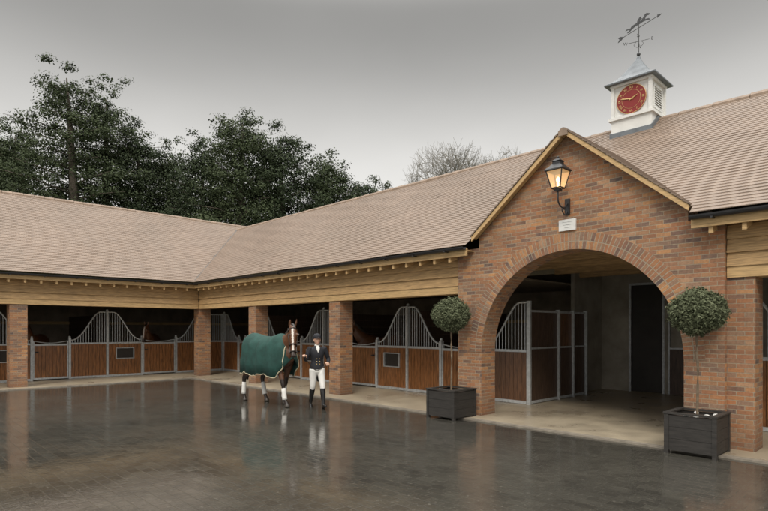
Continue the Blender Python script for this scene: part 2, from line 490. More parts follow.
for y in (1.3, 2.6, 3.9, 5.2):
    m = MB(); m.box(12.5, 17.35, y, y+.12, 3.24, 3.43); m.obj('ceiling_joist', M['board'], BLD)
for T, a0, a1 in ((I, -6.9, 12.8), (TL, -6.9, 15.8)):
    m = MB(T); m.box(a0, a1, 6.93, 6.995, 2.0, 2.12); m.obj('wall_rail', M['pine'], BLD)
bw = 6.6
for bx in ((12.45, 13.4, bw, bw+.1, 0, 3.43), (14.28, 17.4, bw, bw+.1, 0, 3.43), (13.402, 14.278, bw, bw+.1, 3.05, 3.43), (12.45, 12.55, 4.9, bw-.002, 0, 3.43)):
    m = MB(); m.box(*bx); m.obj('passage_wall', M['passage'], BLD)
m = MB(); m.box(13.405, 14.275, bw+.05, bw+.09, 0.03, 3.045); m.obj('dark_door', M['void'], BLD)
m = MB()
m.box(13.36, 13.42, bw-.04, bw-.002, 0, 3.1); m.box(14.26, 14.32, bw-.04, bw-.002, 0, 3.1); m.box(13.42, 14.26, bw-.04, bw-.002, 3.04, 3.1)
m.obj('door_frame', M['steel'], BLD)
m = MB()
m.box(14.42, 14.46, bw-.06, bw-.02, 0, 2.4); m.box(15.2, 15.24, bw-.06, bw-.02, 0, 2.4); m.box(14.46, 15.2, bw-.06, bw-.02, 2.36, 2.4); m.box(14.46, 15.2, bw-.06, bw-.02, 1.25, 1.29)
m.obj('side_door_frame', M['steel'], BLD)
m = MB(); m.box(14.462, 15.198, bw-.05, bw-.022, .02, 1.248); m.obj('door_panel', M['darkwood'], BLD)

# ------------------------------------------------------------------ stall fronts
def hcurve(s):
    t = min(1, max(0, s/.82)); t = t**1.25
    return 1.40+1.03*t*t*(3-2*t)

def boards(m, a0, a1, b, z0, z1, w=.115, th=.035):
    n = max(1, round((a1-a0)/w)); w = (a1-a0)/n
    for i in range(n):
        m.box(a0+i*w+.004, a0+(i+1)*w-.004, b+R.uniform(-.003, .003), b+th, z0, z1)

def stall_front(T, a0, a1, label, lh=True, rh=True, B=2.0, hw=1.25, hatch=True, rmat='stallwood'):
    S = tag(empty('horse_stall', T((a0+a1)/2, B, 0)), label, 'stable stall', 'stable stalls along the yard')
    d0 = a0+hw if lh else a0+.1; d1 = a1-hw if rh else a1-.1
    halves = []
    if lh: halves.append((a0, d0, True))
    if rh: halves.append((d1, a1, False))
    for h0, h1, peak_left in halves:
        fr = MB(T)
        fr.box(h0+.04, h1-.04, B-.02, B+.06, .03, .10); fr.box(h0+.04, h1-.04, B-.02, B+.06, 1.25, 1.31)
        pts = []
        for i in range(21):
            s = i/20; a = (h1-(h1-h0)*s) if peak_left else (h0+(h1-h0)*s)
            pts.append((a, B+.02, hcurve(s)))
        fr.tube(pts, .024, 6, cap=0)
        fr.obj('frame_rail', M['steel'], S)
        bars = MB(T); n = 14
        for i in range(1, n):
            s = i/n; a = (h1-(h1-h0)*s) if peak_left else (h0+(h1-h0)*s)
            bars.tube([(a, B+.02, 1.30), (a, B+.02, hcurve(s))], .011, 5, cap=0)
        bars.obj('bar_grille', M['steel'], S)
        bd = MB(T)
        c = (h0+h1)/2; f0, f1 = c-.3, c+.3
        if not peak_left and hatch:
            boards(bd, h0+.04, h1-.04, B, .10, .70); boards(bd, h0+.04, f0, B, .70, 1.08); boards(bd, f1, h1-.04, B, .70, 1.08); boards(bd, h0+.04, h1-.04, B, 1.08, 1.25)
            bd.obj('board_panel', M['stallwood'], S)
            k = MB(T)
            k.box(f0-.03, f0, B-.03, B+.05, .68, 1.10); k.box(f1, f1+.03, B-.03, B+.05, .68, 1.10)
            k.box(f0, f1, B-.03, B+.05, .68, .705); k.box(f0, f1, B-.03, B+.05, 1.075, 1.10)
            k.obj('feed_hatch_frame', M['steel'], S)
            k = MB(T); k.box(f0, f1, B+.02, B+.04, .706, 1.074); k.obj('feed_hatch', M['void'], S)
        else:
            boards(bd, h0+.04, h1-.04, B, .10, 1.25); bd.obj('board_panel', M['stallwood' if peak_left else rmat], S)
    posts = [(d0, 1.48), (d1, 1.48)]
    if lh: posts.append((a0+.003, 2.46))
    for a, h in posts:
        p = MB(T); p.box(a-.038, a+.038, B-.035, B+.075, .02, h); p.ball((a, B+.02, h+.035), .045, 8, 6)
        p.obj('post', M['steel'], S)
    dd = MB(T); boards(dd, d0+.08, d1-.08, B+.004, .12, 1.22)
    D = dd.obj('door', M['stallwood'], S)
    fr = MB(T)
    fr.box(d0+.045, d0+.08, B-.012, B+.05, .06, 1.38); fr.box(d1-.08, d1-.045, B-.012, B+.05, .06, 1.38)
    fr.box(d0+.08, d1-.08, B-.012, B+.05, .06, .12); fr.box(d0+.08, d1-.08, B-.012, B+.05, 1.22, 1.28)
    pts = [(d0+.08+(d1-d0-.16)*i/10, B+.02, 1.38-.07*math.sin(math.pi*i/10)) for i in range(11)]
    fr.tube(pts, .016, 6, cap=0)
    o = fr.obj('door_frame', M['steel'], D)
    o.matrix_parent_inverse = Matrix.Identity(4)
    hd = MB(T); hd.box(d1-.2, d1-.1, B-.05, B-.014, .98, 1.02); hd.tube([(d1-.19, B-.05, 1.0), (d1-.19, B-.08, 1.0), (d1-.12, B-.08, 1.0)], .01, 6)
    o = hd.obj('handle', M['iron'], D); o.matrix_parent_inverse = Matrix.Identity(4)
    return S
L1 = 'boarded stall with galvanised swan-neck bars'
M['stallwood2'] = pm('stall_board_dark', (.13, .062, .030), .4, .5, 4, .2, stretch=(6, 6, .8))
stall_front(I, -1.9, 1.15, L1+' beside the inner corner')
stall_front(I, 1.15, 5.05, L1+' behind brick piers')
stall_front(I, 5.05, 8.95, L1+' behind brick piers')
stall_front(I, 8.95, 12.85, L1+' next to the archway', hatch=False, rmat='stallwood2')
stall_front(I, 17.0, 20.85, L1+' beyond the planter')
stall_front(TL, -1.2, 2.64, L1+', brown horse looking out')
stall_front(TL, 2.64, 6.3, L1+', dark horse inside')
stall_front(TL, 6.3, 10.0, L1+' behind the outer pier')
S = tag(empty('corner_screen', (-2, 1.6, 0)), 'short fixed stall screen with bars over boards in the corner', 'stable stall')
m = MB(TL); boards(m, -1.94, -1.25, 2.0, .10, 1.25); m.obj('board_panel', M['stallwood'], S)
m = MB(TL); m.box(-1.94, -1.25, 1.98, 2.06, .03, .10); m.box(-1.94, -1.25, 1.98, 2.06, 1.25, 1.31); m.box(-1.94, -1.25, 1.98, 2.06, 2.39, 2.44); m.obj('frame_rail', M['steel'], S)
m = MB(TL)
for i in range(8): m.tube([(-1.9+.085*i, 2.02, 1.3), (-1.9+.085*i, 2.02, 2.4)], .011, 5, cap=0)
m.obj('bar_grille', M['steel'], S)
m = MB(TL); m.box(-2.0, -1.95, 1.96, 2.07, .02, 2.46); m.obj('post', M['steel'], S)

S = tag(empty('stall_side_screen', (12.9, 3.4, 0)), 'dark boarded stall side with steel posts lining the arched passage', 'stable stall')
Tp = lambda a, b, z: (12.87-b, a, z)
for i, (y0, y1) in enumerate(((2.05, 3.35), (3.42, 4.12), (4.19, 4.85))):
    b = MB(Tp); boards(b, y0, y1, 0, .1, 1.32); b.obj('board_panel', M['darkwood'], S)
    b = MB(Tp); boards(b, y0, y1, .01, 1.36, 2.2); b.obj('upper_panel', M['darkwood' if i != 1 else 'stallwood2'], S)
    b = MB(Tp); b.box(y0, y1, -.02, .05, 1.32, 1.36); b.box(y0, y1, -.02, .05, 2.2, 2.25); b.box(y0, y1, -.02, .05, .04, .1); b.obj('frame_rail', M['steel'], S)
for y in (2.01, 3.385, 4.155, 4.89):
    b = MB(Tp); b.box(y-.028, y+.028, -.05, .05, .02, 2.28 if y > 2.1 else 2.46); b.obj('post', M['steel'], S)

# ------------------------------------------------------------------ clock tower
cx, cy = UC-.19, RR
CT = tag(empty('clock_tower', (cx, RR, 6)), 'white wooden clock turret with lead cap straddling the roof ridge', 'clock tower')
DZ = -.10
TD = lambda x, y, z: (x, y, z+DZ)
m = MB(TD)
m.box(cx-.44, cx+.44, cy-.44, cy+.44, 5.95, 6.66)
m.box(cx-.49, cx+.49, cy-.49, cy+.49, 6.66, 6.72)
m.box(cx-.40, cx+.40, cy-.40, cy+.40, 6.72, 7.42)
for sx in (-1, 1):
    for sy in (-1, 1):
        m.box(cx+sx*.41-.035, cx+sx*.41+.035, cy+sy*.41-.035, cy+sy*.41+.035, 6.722, 7.418)
m.box(cx-.46, cx+.46, cy-.46, cy+.46, 7.42, 7.47)
m.obj('turret_body', M['white'], CT)
m = MB(); m.hexa([(cx-.47, cy-.47, 6.14), (cx+.47, cy-.47, 6.14), (cx+.47, cy-.441, 6.14), (cx-.47, cy-.441, 6.14)], [(cx-.47, cy-.46, 6.28), (cx+.47, cy-.46, 6.28), (cx+.47, cy-.441, 6.28), (cx-.47, cy-.441, 6.28)])
for s in (-1, 1):
    yy = cy-.47
    m.hexa([(cx+s*.441, yy, roofz(yy)), (cx+s*.47, yy, roofz(yy)), (cx+s*.47, cy, zr), (cx+s*.441, cy, zr)], [(cx+s*.441, yy, roofz(yy)+.13), (cx+s*.47, yy, roofz(yy)+.13), (cx+s*.47, cy, zr+.13), (cx+s*.441, cy, zr+.13)])
m.obj('lead_flashing', M['lead'], CT)
m = MB(TD)
prof = [(.56, 7.47), (.56, 7.50), (.42, 7.58), (.31, 7.68), (.22, 7.81), (.12, 7.97), (.045, 8.10), (.03, 8.16)]
vs = [(cx+sx*r, cy+sy*r, z) for r, z in prof for sx, sy in ((-1, -1), (1, -1), (1, 1), (-1, 1))]
fs = [(i*4+j, i*4+(j+1) % 4, i*4+4+(j+1) % 4, i*4+4+j) for i in range(len(prof)-1) for j in range(4)]+[(3, 2, 1, 0), (len(vs)-4, len(vs)-3, len(vs)-2, len(vs)-1)]
m.add(vs, fs); m.obj('lead_cap', M['lead'], CT)
m = MB(TD); xx = cx+.40
m.box(xx+.002, xx+.03, cy-.26, cy-.22, 6.82, 7.34); m.box(xx+.002, xx+.03, cy+.22, cy+.26, 6.82, 7.34); m.box(xx+.002, xx+.03, cy-.22, cy+.22, 7.30, 7.34); m.box(xx+.002, xx+.03, cy-.22, cy+.22, 6.82, 6.86)
for i in range(8):
    z = 6.87+i*.054
    m.hexa([(xx+.028, cy-.22, z), (xx+.028, cy+.22, z), (xx+.022, cy+.22, z+.004), (xx+.022, cy-.22, z+.004)], [(xx+.008, cy-.22, z+.04), (xx+.008, cy+.22, z+.04), (xx+.004, cy+.22, z+.044), (xx+.004, cy-.22, z+.044)])
m.obj('louvre', M['white'], CT)
zc = 7.07+DZ; yf = cy-.40
def disc(m, r, y0, y1, n=40, mi=0):
    m.prism([(cx+r*math.cos(2*math.pi*i/n), zc+r*math.sin(2*math.pi*i/n)) for i in range(n)], y0, y1, mi)
m = MB(); disc(m, .325, yf-.03, yf-.002); CF = m.obj('clock_face', M['red'], CT)
def child_id(o): o.matrix_parent_inverse = Matrix.Identity(4); return o
m = MB()
for r in (.322, .205):
    m.tube([(cx+r*math.cos(2*math.pi*i/48), yf-.032, zc+r*math.sin(2*math.pi*i/48)) for i in range(49)], .006 if r > .3 else .003, 5, ref=(0, 1, 0), cap=0)
child_id(m.obj('gilt_ring', M['gold'], CF))
rom = ['XII', 'I', 'II', 'III', 'IV', 'V', 'VI', 'VII', 'VIII', 'IX', 'X', 'XI']
for k, tx in enumerate(rom):
    a = math.pi/2-2*math.pi*k/12
    mw = Matrix.Translation((cx+.26*math.cos(a), yf-.034, zc+.26*math.sin(a))) @ Matrix.Rotation(math.pi/2, 4, 'X') @ Matrix.Rotation(a-math.pi/2, 4, 'Z')
    child_id(textmesh(tx, .075, 'clock_numeral', M['gold'], mw, CF, .002))
for L, a, w in ((.24, math.radians(168), .010), (.16, math.radians(25), .013)):
    m = MB(); m.tube([(cx-.04*math.cos(a), yf-.042, zc-.04*math.sin(a)), (cx+L*.7*math.cos(a), yf-.042, zc+L*.7*math.sin(a)), (cx+L*math.cos(a), yf-.042, zc+L*math.sin(a))], [w, w, .003], 5, ref=(0, 1, 0))
    child_id(m.obj('clock_hand', M['gold'], CF))
VZ = 8.08
WV = tag(empty('weather_vane', (cx, cy, VZ)), 'weathered iron weather vane with horse figure and arrow on turret', 'weather vane')
m = MB(); m.tube([(cx, cy, VZ-.05), (cx, cy, VZ+.82)], .011, 6); m.ball((cx, cy, VZ+.04), .042); m.ball((cx, cy, VZ+.46), .022)
m.obj('rod', M['vane'], WV)
m = MB(); zl_ = VZ+.34
for a in range(4):
    an = a*math.pi/2+.3
    m.tube([(cx, cy, zl_), (cx+.22*math.cos(an), cy+.22*math.sin(an), zl_)], .006, 5)
    m.tube([(cx+.05*math.cos(an), cy+.05*math.sin(an), zl_), (cx+.10*math.cos(an), cy+.10*math.sin(an), zl_-.07), (cx+.03*math.cos(an), cy+.03*math.sin(an), zl_-.14)], .005, 5, sub=3)
m.obj('compass_arm', M['vane'], WV)
for a, tx in enumerate('ENWS'):
    an = a*math.pi/2+.3
    mw = Matrix.Translation((cx+.28*math.cos(an), cy+.28*math.sin(an), zl_)) @ Matrix.Rotation(math.radians(46), 4, 'Z') @ Matrix.Rotation(math.pi/2, 4, 'X')
    textmesh(tx, .10, 'compass_letter', M['vane'], mw, WV, .004)
dv = V((.93, -.36, 0)).normalized(); VS = .84
Tv = lambda x, y, z: (cx+(dv.x*x-dv.y*y)*VS, cy+(dv.y*x+dv.x*y)*VS, VZ+.70+z*VS)
m = MB(Tv); m.tube([(-.6, 0, -.06), (.62, 0, -.06)], .009, 6)
m.prism([(.60, -.10), (.74, -.06), (.60, -.02)], -.006, .006)
m.prism([(-.62, -.12), (-.50, -.06), (-.62, .0), (-.72, .01), (-.66, -.06), (-.72, -.13)], -.006, .006)
m.obj('arrow', M['vane'], WV)
m = MB(Tv)
HF = [(-.30, .10), (-.26, .16), (-.1, .17), (.08, .15), (.16, .22), (.24, .33), (.30, .33), (.40, .24), (.37, .20), (.28, .23), (.22, .12), (.38, .05), (.42, -.02), (.38, -.02), (.32, .02), (.16, .06), (.0, .05), (-.14, .06), (-.26, .02), (-.36, -.04), (-.44, -.02), (-.34, .04), (-.34, .08), (-.50, .12), (-.46, .16)]
m.prism([(x*.9, z*.62) for x, z in HF], -.007, .007)
m.prism([(x*.9, z*.62) for x, z in [(-.06, .16), (-.04, .26), (.02, .33), (.07, .35), (.09, .31), (.06, .28), (.13, .22), (.05, .23), (.06, .16)]], -.006, .009)
m.obj('horse_figure', M['vane'], WV)

# ------------------------------------------------------------------ lantern
LN = tag(empty('wall_lantern', (UC, GF, 4.1)), 'lit black wall lantern on a scrolled bracket', 'lantern')
lx, ly = UC-.01, -.48
m = MB()
m.box(lx-.045, lx+.045, GF-.03, GF-.001, 3.86, 4.14)
sc = [(0, GF-.03, 4.06), (0, -.25, 3.96), (0, -.39, 3.97), (0, ly, 4.06), (0, ly, 4.24)]
m.tube([(lx, y, z) for _, y, z in sc], .014, 8, ref=(1, 0, 0), sub=5)
m.tube([(lx, GF-.03, 3.92), (lx, -.22, 3.84), (lx, -.32, 3.88), (lx, -.33, 3.95), (lx, -.27, 3.97), (lx, -.25, 3.93)], .010, 6, ref=(1, 0, 0), sub=4)
m.obj('bracket', M['iron'], LN)
zb, zt = 4.27, 4.57; rb, rt = .082, .15
m = MB()
for z, r in ((zb, rb), (zt, rt)):
    c = [(lx+sx*r, ly+sy*r, z) for sx, sy in ((-1, -1), (1, -1), (1, 1), (-1, 1))]
    for j in range(4): m.tube([c[j], c[(j+1) % 4]], .012, 6)
for sx, sy in ((-1, -1), (1, -1), (1, 1), (-1, 1)): m.tube([(lx+sx*rb, ly+sy*rb, zb), (lx+sx*rt, ly+sy*rt, zt)], .011, 6)
m.box(lx-.05, lx+.05, ly-.05, ly+.05, 4.22, 4.265)
m.obj('lantern_frame', M['iron'], LN)
m = MB(); prof = [(.175, 4.57), (.17, 4.59), (.075, 4.69), (.07, 4.73), (.085, 4.74), (.025, 4.79)]
vs = [(lx+sx*r, ly+sy*r, z) for r, z in prof for sx, sy in ((-1, -1), (1, -1), (1, 1), (-1, 1))]
fs = [(i*4+j, i*4+(j+1) % 4, i*4+4+(j+1) % 4, i*4+4+j) for i in range(len(prof)-1) for j in range(4)]+[(3, 2, 1, 0), (20, 21, 22, 23)]
m.add(vs, fs); m.ball((lx, ly, 4.81), .022); m.obj('lantern_cap', M['iron'], LN)
gm, nt, b = newmat('lantern_glass'); b.inputs['Base Color'].default_value = (.9, .8, .6, 1); b.inputs['Alpha'].default_value = .35; b.inputs['Roughness'].default_value = .1
b.inputs['Emission Color'].default_value = (1, .50, .15, 1); b.inputs['Emission Strength'].default_value = .8
m = MB(); c0 = [(lx+sx*rb, ly+sy*rb, zb) for sx, sy in ((-1, -1), (1, -1), (1, 1), (-1, 1))]; c1 = [(lx+sx*rt, ly+sy*rt, zt) for sx, sy in ((-1, -1), (1, -1), (1, 1), (-1, 1))]
m.add(c0+c1, [(j, (j+1) % 4, 4+(j+1) % 4, 4+j) for j in range(4)]); m.obj('glass', gm, LN)
em, nt, b = newmat('lamp_bulb'); b.inputs['Emission Color'].default_value = (1, .58, .22, 1); b.inputs['Emission Strength'].default_value = 9; b.inputs['Base Color'].default_value = (1, .8, .5, 1)
m = MB(); m.tube([(lx, ly, 4.30), (lx, ly, 4.36)], .02, 8); m.ball((lx, ly, 4.42), (.03, .03, .05)); m.obj('bulb', em, LN, smooth=True)

# ------------------------------------------------------------------ leaves
def leafmesh(name, C, Nrm, size, mat, rng, aspect=.6):
    n = len(C)
    a = rng.normal(size=(n, 3)); a -= (a*Nrm).sum(1)[:, None]*Nrm; a /= np.linalg.norm(a, axis=1)[:, None]+1e-9
    b = np.cross(Nrm, a)
    s = size[:, None]
    P = np.stack([C-a*s, C+b*s*aspect*.8, C+a*s, C-b*s*aspect*.8], 1).reshape(-1, 3)
    me = bpy.data.meshes.new(name)
    me.vertices.add(4*n); me.vertices.foreach_set('co', P.ravel().astype(np.float32))
    me.loops.add(4*n); me.loops.foreach_set('vertex_index', np.arange(4*n, dtype=np.int32))
    me.polygons.add(n); me.polygons.foreach_set('loop_start', np.arange(0, 4*n, 4, dtype=np.int32)); me.polygons.foreach_set('loop_total', np.full(n, 4, dtype=np.int32))
    me.update(calc_edges=True); me.materials.append(mat)
    return me
def unit(rng, n):
    a = rng.normal(size=(n, 3)); return a/np.linalg.norm(a, axis=1)[:, None]

def cam2w(px, Y):
    X = (px-384)/543*Y
    return 19.66+.696*X-.718*Y, -9.3+.7185*X+.6955*Y

def tree(px, top, hwpx, Y, seed, kind, mat, label):
    rng = np.random.default_rng(seed)
    x, y = cam2w(px, Y); H = 1.8+(329-top)/543*Y; W = hwpx/543*Y
    E = tag(empty('evergreen_tree', (x, y, 0)), label, 'tree')
    E['group'] = 'evergreen trees behind the stables'
    tr = MB(); lean = rng.normal(size=2)*.015*H
    tp = lambda h: V((lean[0]*(h/H)**2, lean[1]*(h/H)**2, h))
    tr.tube([tp(H*t) for t in (0, .25, .5, .75, .93)], [.028*H, .021*H, .016*H, .009*H, .002*H], 8)
    C = []; S = []
    nb = int(48+9*W)
    if kind == 'cedar': nb = int(nb*.80)
    ph = rng.random(6)*6.28
    for i in range(nb):
        t = .26+.70*((i+rng.random())/nb)
        an = i*2.39996+rng.normal()*.3
        lob = 1+.16*math.sin(2*an+ph[0])+.12*math.sin(3*an+ph[1]+t*7)
        if kind == 'cedar':
            w = W*max(.03, 1-(max(0, t-.42)/.60)**2.6)**.6*(.82+.24*math.sin(t*34+ph[2]))*(.72+.36*rng.random())*lob; rise = .18
        else:
            w = W*math.sqrt(max(.03, 1-((t-.45)/.55)**2))**.8*(.80+.3*rng.random())*lob; rise = .28
        d = V((math.cos(an), math.sin(an), 0)); p0 = tp(H*t*.93)
        p1 = p0+d*w*.5+V((0, 0, w*rise*.5+.1)); p2 = p0+d*w+V((0, 0, w*rise*(.6+.6*rng.random())))
        if p2.z > H-.2: p2.z = H-.2-1.1*rng.random()
        tr.tube([p0, p1, p2], [.006*H*(1.1-t), .004*H*(1.1-t)+.01, .012], 4, cap=0)
        nc = max(4, int(w*2.4))
        for k in range(nc):
            s = .22+.80*(k+rng.random())/nc
            q = p0.lerp(p1, min(1, s*2)) if s < .5 else p1.lerp(p2, (s-.5)*2)
            side = V((-d.y, d.x, 0))*rng.normal()*w*.22*(.4+s)
            C.append(q+side+V((0, 0, rng.normal()*(.2 if kind == 'cedar' else .35)))); S.append(.56+.50*rng.random()*(1.1-.35*s))
    for k in range(12): C.append(tp(H*(.86+.011*k))+V(rng.normal(size=3)*.7)); S.append(.55)
    C = np.array([tuple(c) for c in C]); S = np.array(S)
    per = 100; n = len(C)*per
    idx = np.repeat(np.arange(len(C)), per)
    off = unit(rng, n)*(rng.random(n)**.55)[:, None]*S[idx][:, None]*np.array([1.2, 1.2, .52 if kind == 'cedar' else .62])
    P = C[idx]+off
    P[:, 2] = np.minimum(P[:, 2], H+rng.normal(size=n)*.15)
    N = off/np.linalg.norm(off, axis=1)[:, None]*.8+np.array([0, 0, .5])+unit(rng, n)*.55; N /= np.linalg.norm(N, axis=1)[:, None]
    me = leafmesh('crown', P, N, (.04+.07*rng.random(n)), mat, rng, .75)
    tr.obj('trunk', M['bark'], E, local=True, smooth=True, uv=False)
    link(me, 'crown', E, True)
    return len(P)
tot = 0
tot += tree(-25, 118, 52, 46, 11, 'broad', M['conifer2'], 'dark rounded evergreen tree behind the stable roof')
tot += tree(12, 120, 38, 43, 12, 'broad', M['conifer'], 'low dark evergreen tree behind the stable roof')
tot += tree(78, 64, 56, 40, 13, 'cedar', M['conifer'], 'tallest layered dark cedar rising above the stable roof')
tot += tree(106, 80, 44, 42, 31, 'cedar', M['conifer'], 'tall spreading dark cedar beside the tallest tree')
tot += tree(140, 122, 36, 44, 14, 'broad', M['conifer2'], 'dark evergreen tree with domed crown behind roof')
tot += tree(172, 144, 32, 46, 15, 'broad', M['conifer'], 'dark evergreen with rounded crown behind the roof')
tot += tree(202, 136, 34, 42, 16, 'broad', M['conifer2'], 'dense dark evergreen tree behind the roof valley')
tot += tree(240, 108, 44, 40, 17, 'broad', M['conifer'], 'tall broad dark evergreen behind the roof ridge')
tot += tree(284, 124, 42, 42, 18, 'broad', M['conifer2'], 'broad dark evergreen with uneven crown behind ridge')
tot += tree(326, 150, 34, 43, 19, 'broad', M['conifer'], 'dark evergreen stepping down behind the tiled roof')
tot += tree(356, 172, 24, 45, 20, 'broad', M['conifer2'], 'small dark evergreen at the end of the tree row')
tot += tree(378, 184, 15, 47, 21, 'broad', M['conifer'], 'small bushy evergreen just showing above the ridge')
print('leaves', tot)

def baretree(px, top, hwpx, Y, seed):
    rng = random.Random(seed); x, y = cam2w(px, Y); H = 1.8+(329-top)/543*Y; W = hwpx/543*Y
    E = tag(empty('bare_tree', (x, y, 0)), 'leafless pale winter tree rising behind the tiled roof', 'tree', 'leafless trees behind the stables')
    t = MB(); tw = MB(); cz = H*.62; rz = H*.37
    def shell(r, dr):
        return V((dr.x*W*r, dr.y*W*r, cz+dr.z*rz*r))
    def rd(zmin=-.2):
        while True:
            d = V((rng.gauss(0, 1), rng.gauss(0, 1), rng.gauss(0, .9)))
            if d.length > .1:
                d.normalize()
                if d.z > zmin: return d
    c0 = V((0, 0, H*.36))
    t.tube([(0, 0, 0), (.1, 0, H*.2), c0], [H*.02, H*.016, H*.013], 7)
    def near(d, k):
        return (d+V((rng.gauss(0, k), rng.gauss(0, k), rng.gauss(0, k)))).normalized()
    def twig(a, b, r, mb, n=3):
        m1 = a.lerp(b, .4)+V((rng.gauss(0, 1), rng.gauss(0, 1), rng.gauss(0, 1)))*(b-a).length*.09
        m2 = a.lerp(b, .75)+V((rng.gauss(0, 1), rng.gauss(0, 1), rng.gauss(0, 1)))*(b-a).length*.07
        mb.tube([a, m1, m2, b], [r, r*.8, r*.65, r*.5], n, cap=0); return m1, m2
    for i in range(20):
        d = rd(-.1); e = shell(.50, d); a1, a2 = twig(c0, e, H*.006, t, 5)
        for j in range(7):
            d2 = near(d, .40); s = rng.choice([a2, e, e, a1.lerp(a2, rng.random())]); e2 = shell(rng.uniform(.66, .80), d2)
            b1, b2 = twig(s, e2, .045, tw)
            for k in range(6):
                d3 = near(d2, .24); e3 = shell(rng.uniform(.82, 1.03)*(1+.08*math.sin(d3.x*9+seed)+.06*math.sin(d3.z*11)), d3)
                s3 = rng.choice([b1, b2, e2, e2]); c1, c2 = twig(s3, e3, .024, tw)
                for l in range(2):
                    e4 = c2+(e3-c1).normalized()*.5+V((rng.gauss(0, .5), rng.gauss(0, .5), rng.gauss(0, .35)))
                    twig(rng.choice([c1, c2]), e4, .015, tw)
    t.obj('trunk', M['paletwig'], E, local=True, uv=False, recalc=False)
    tw.obj('crown', M['paletwig'], E, local=True, uv=False, recalc=False)
baretree(446, 139, 50, 58, 3)
baretree(498, 146, 50, 63, 5)

# ------------------------------------------------------------------ planters + topiary
def planter(x0, x1, y0, y1, label, tz, r, seed):
    h = .56
    E = tag(empty('planter', ((x0+x1)/2, (y0+y1)/2, 0)), label, 'planter', 'wooden planters flanking the archway')
    m = MB()
    for i in range(3):
        z0 = .05+i*(h-.05)/3; z1 = z0+(h-.05)/3-.004
        m.box(x0+.03, x1-.03, y0, y0+.03, z0, z1); m.box(x0+.03, x1-.03, y1-.03, y1, z0, z1)
        m.box(x0, x0+.03, y0+.03, y1-.03, z0, z1); m.box(x1-.03, x1, y0+.03, y1-.03, z0, z1)
    m.obj('slatted_box', M['planterwood'], E)
    for x in (x0-.01, x1-.05):
        for y in (y0-.01, y1-.05):
            m = MB(); m.box(x, x+.06, y, y+.06, 0.0, h+.01); m.obj('corner_post', M['planterwood'], E)
    m = MB(); m.box(x0-.02, x1+.02, y0-.02, y0+.06, h+.011, h+.035); m.box(x0-.02, x1+.02, y1-.06, y1+.02, h+.011, h+.035)
    m.box(x0-.02, x0+.06, y0+.06, y1-.06, h+.011, h+.035); m.box(x1-.06, x1+.02, y0+.06, y1-.06, h+.011, h+.035); m.obj('rim', M['planterwood'], E)
    m = MB(); m.box(x0+.03, x1-.03, y0+.03, y1-.03, h-.1, h-.04); m.obj('soil', M['soil'], E)
    rng = np.random.default_rng(seed); c = V(((x0+x1)/2, (y0+y1)/2, tz))
    T_ = tag(empty('topiary_tree', (c.x, c.y, h-.05)), 'clipped ball bay tree on a slim stem in a wooden planter', 'topiary', 'ball topiary trees beside the archway')
    m = MB(); m.tube([(c.x, c.y, h-.06), (c.x+.012, c.y, (h+tz)/2-.1), (c.x-.008, c.y+.01, (h+tz)/2+.15), (c.x, c.y, tz-.05)], .018, 8, sub=3)
    for k in range(14):
        d = unit(rng, 1)[0]; d[2] = abs(d[2])*.6-.1; m.tube([(c.x, c.y, tz-.25), (c.x+d[0]*r*.5, c.y+d[1]*r*.5, tz+d[2]*r*.5-.05), (c.x+d[0]*r*.85, c.y+d[1]*r*.85, tz+d[2]*r*.85)], [.012, .007, .004], 5)
    m.obj('trunk', M['stem'], T_, uv=False)
    n = 12000
    d = unit(rng, n)
    lump = 1+.05*np.sin(d[:, 0]*6+seed)+.05*np.sin(d[:, 1]*7)*np.cos(d[:, 2]*6)+.04*np.sin(d[:, 0]*15)*np.sin(d[:, 2]*13+seed)
    rad = r*lump*(1-.42*rng.random(n)**2.0)+rng.normal(size=n)*.018
    P = d*rad[:, None]*np.array([1.02, 1.02, .92])+np.array(c)
    N = d*.7+unit(rng, n)*.8; N /= np.linalg.norm(N, axis=1)[:, None]
    link(leafmesh('crown', P, N, .017+.015*rng.random(n), M['bay'], rng, .55), 'crown', T_)
    return E
planter(12.3, 13.0, -.95, -.25, 'dark slatted wooden planter before the arch pier', 2.09, .36, 1)
planter(16.82, 17.48, -.85, -.19, 'dark slatted wooden planter with pale stones on top', 2.05, .355, 2)
m = MB(); 
for i in range(9): m.ball((17.05+R.uniform(-.1, .36), -.78+R.uniform(0, .5), .55), (R.uniform(.03, .05), R.uniform(.03, .05), .025), 7, 5)
o = tag(m.obj('pale_stones', M['white']), 'handful of pale stones lying in the planter', 'stones'); o['kind'] = 'stuff'

# ------------------------------------------------------------------ remeshed figures
def remesh(mb, name, voxel, smooth_it=4, fac=.5):
    me = mb.mesh('tmp', [], uv=False)
    o = bpy.data.objects.new('tmp', me); COL.objects.link(o)
    r = o.modifiers.new('r', 'REMESH'); r.mode = 'VOXEL'; r.voxel_size = voxel; r.use_smooth_shade = True
    s = o.modifiers.new('s', 'SMOOTH'); s.factor = fac; s.iterations = smooth_it
    dg = bpy.context.evaluated_depsgraph_get()
    out = bpy.data.meshes.new_from_object(o.evaluated_get(dg)); out.name = name
    bpy.data.objects.remove(o)
    out.polygons.foreach_set('use_smooth', [True]*len(out.polygons))
    return out

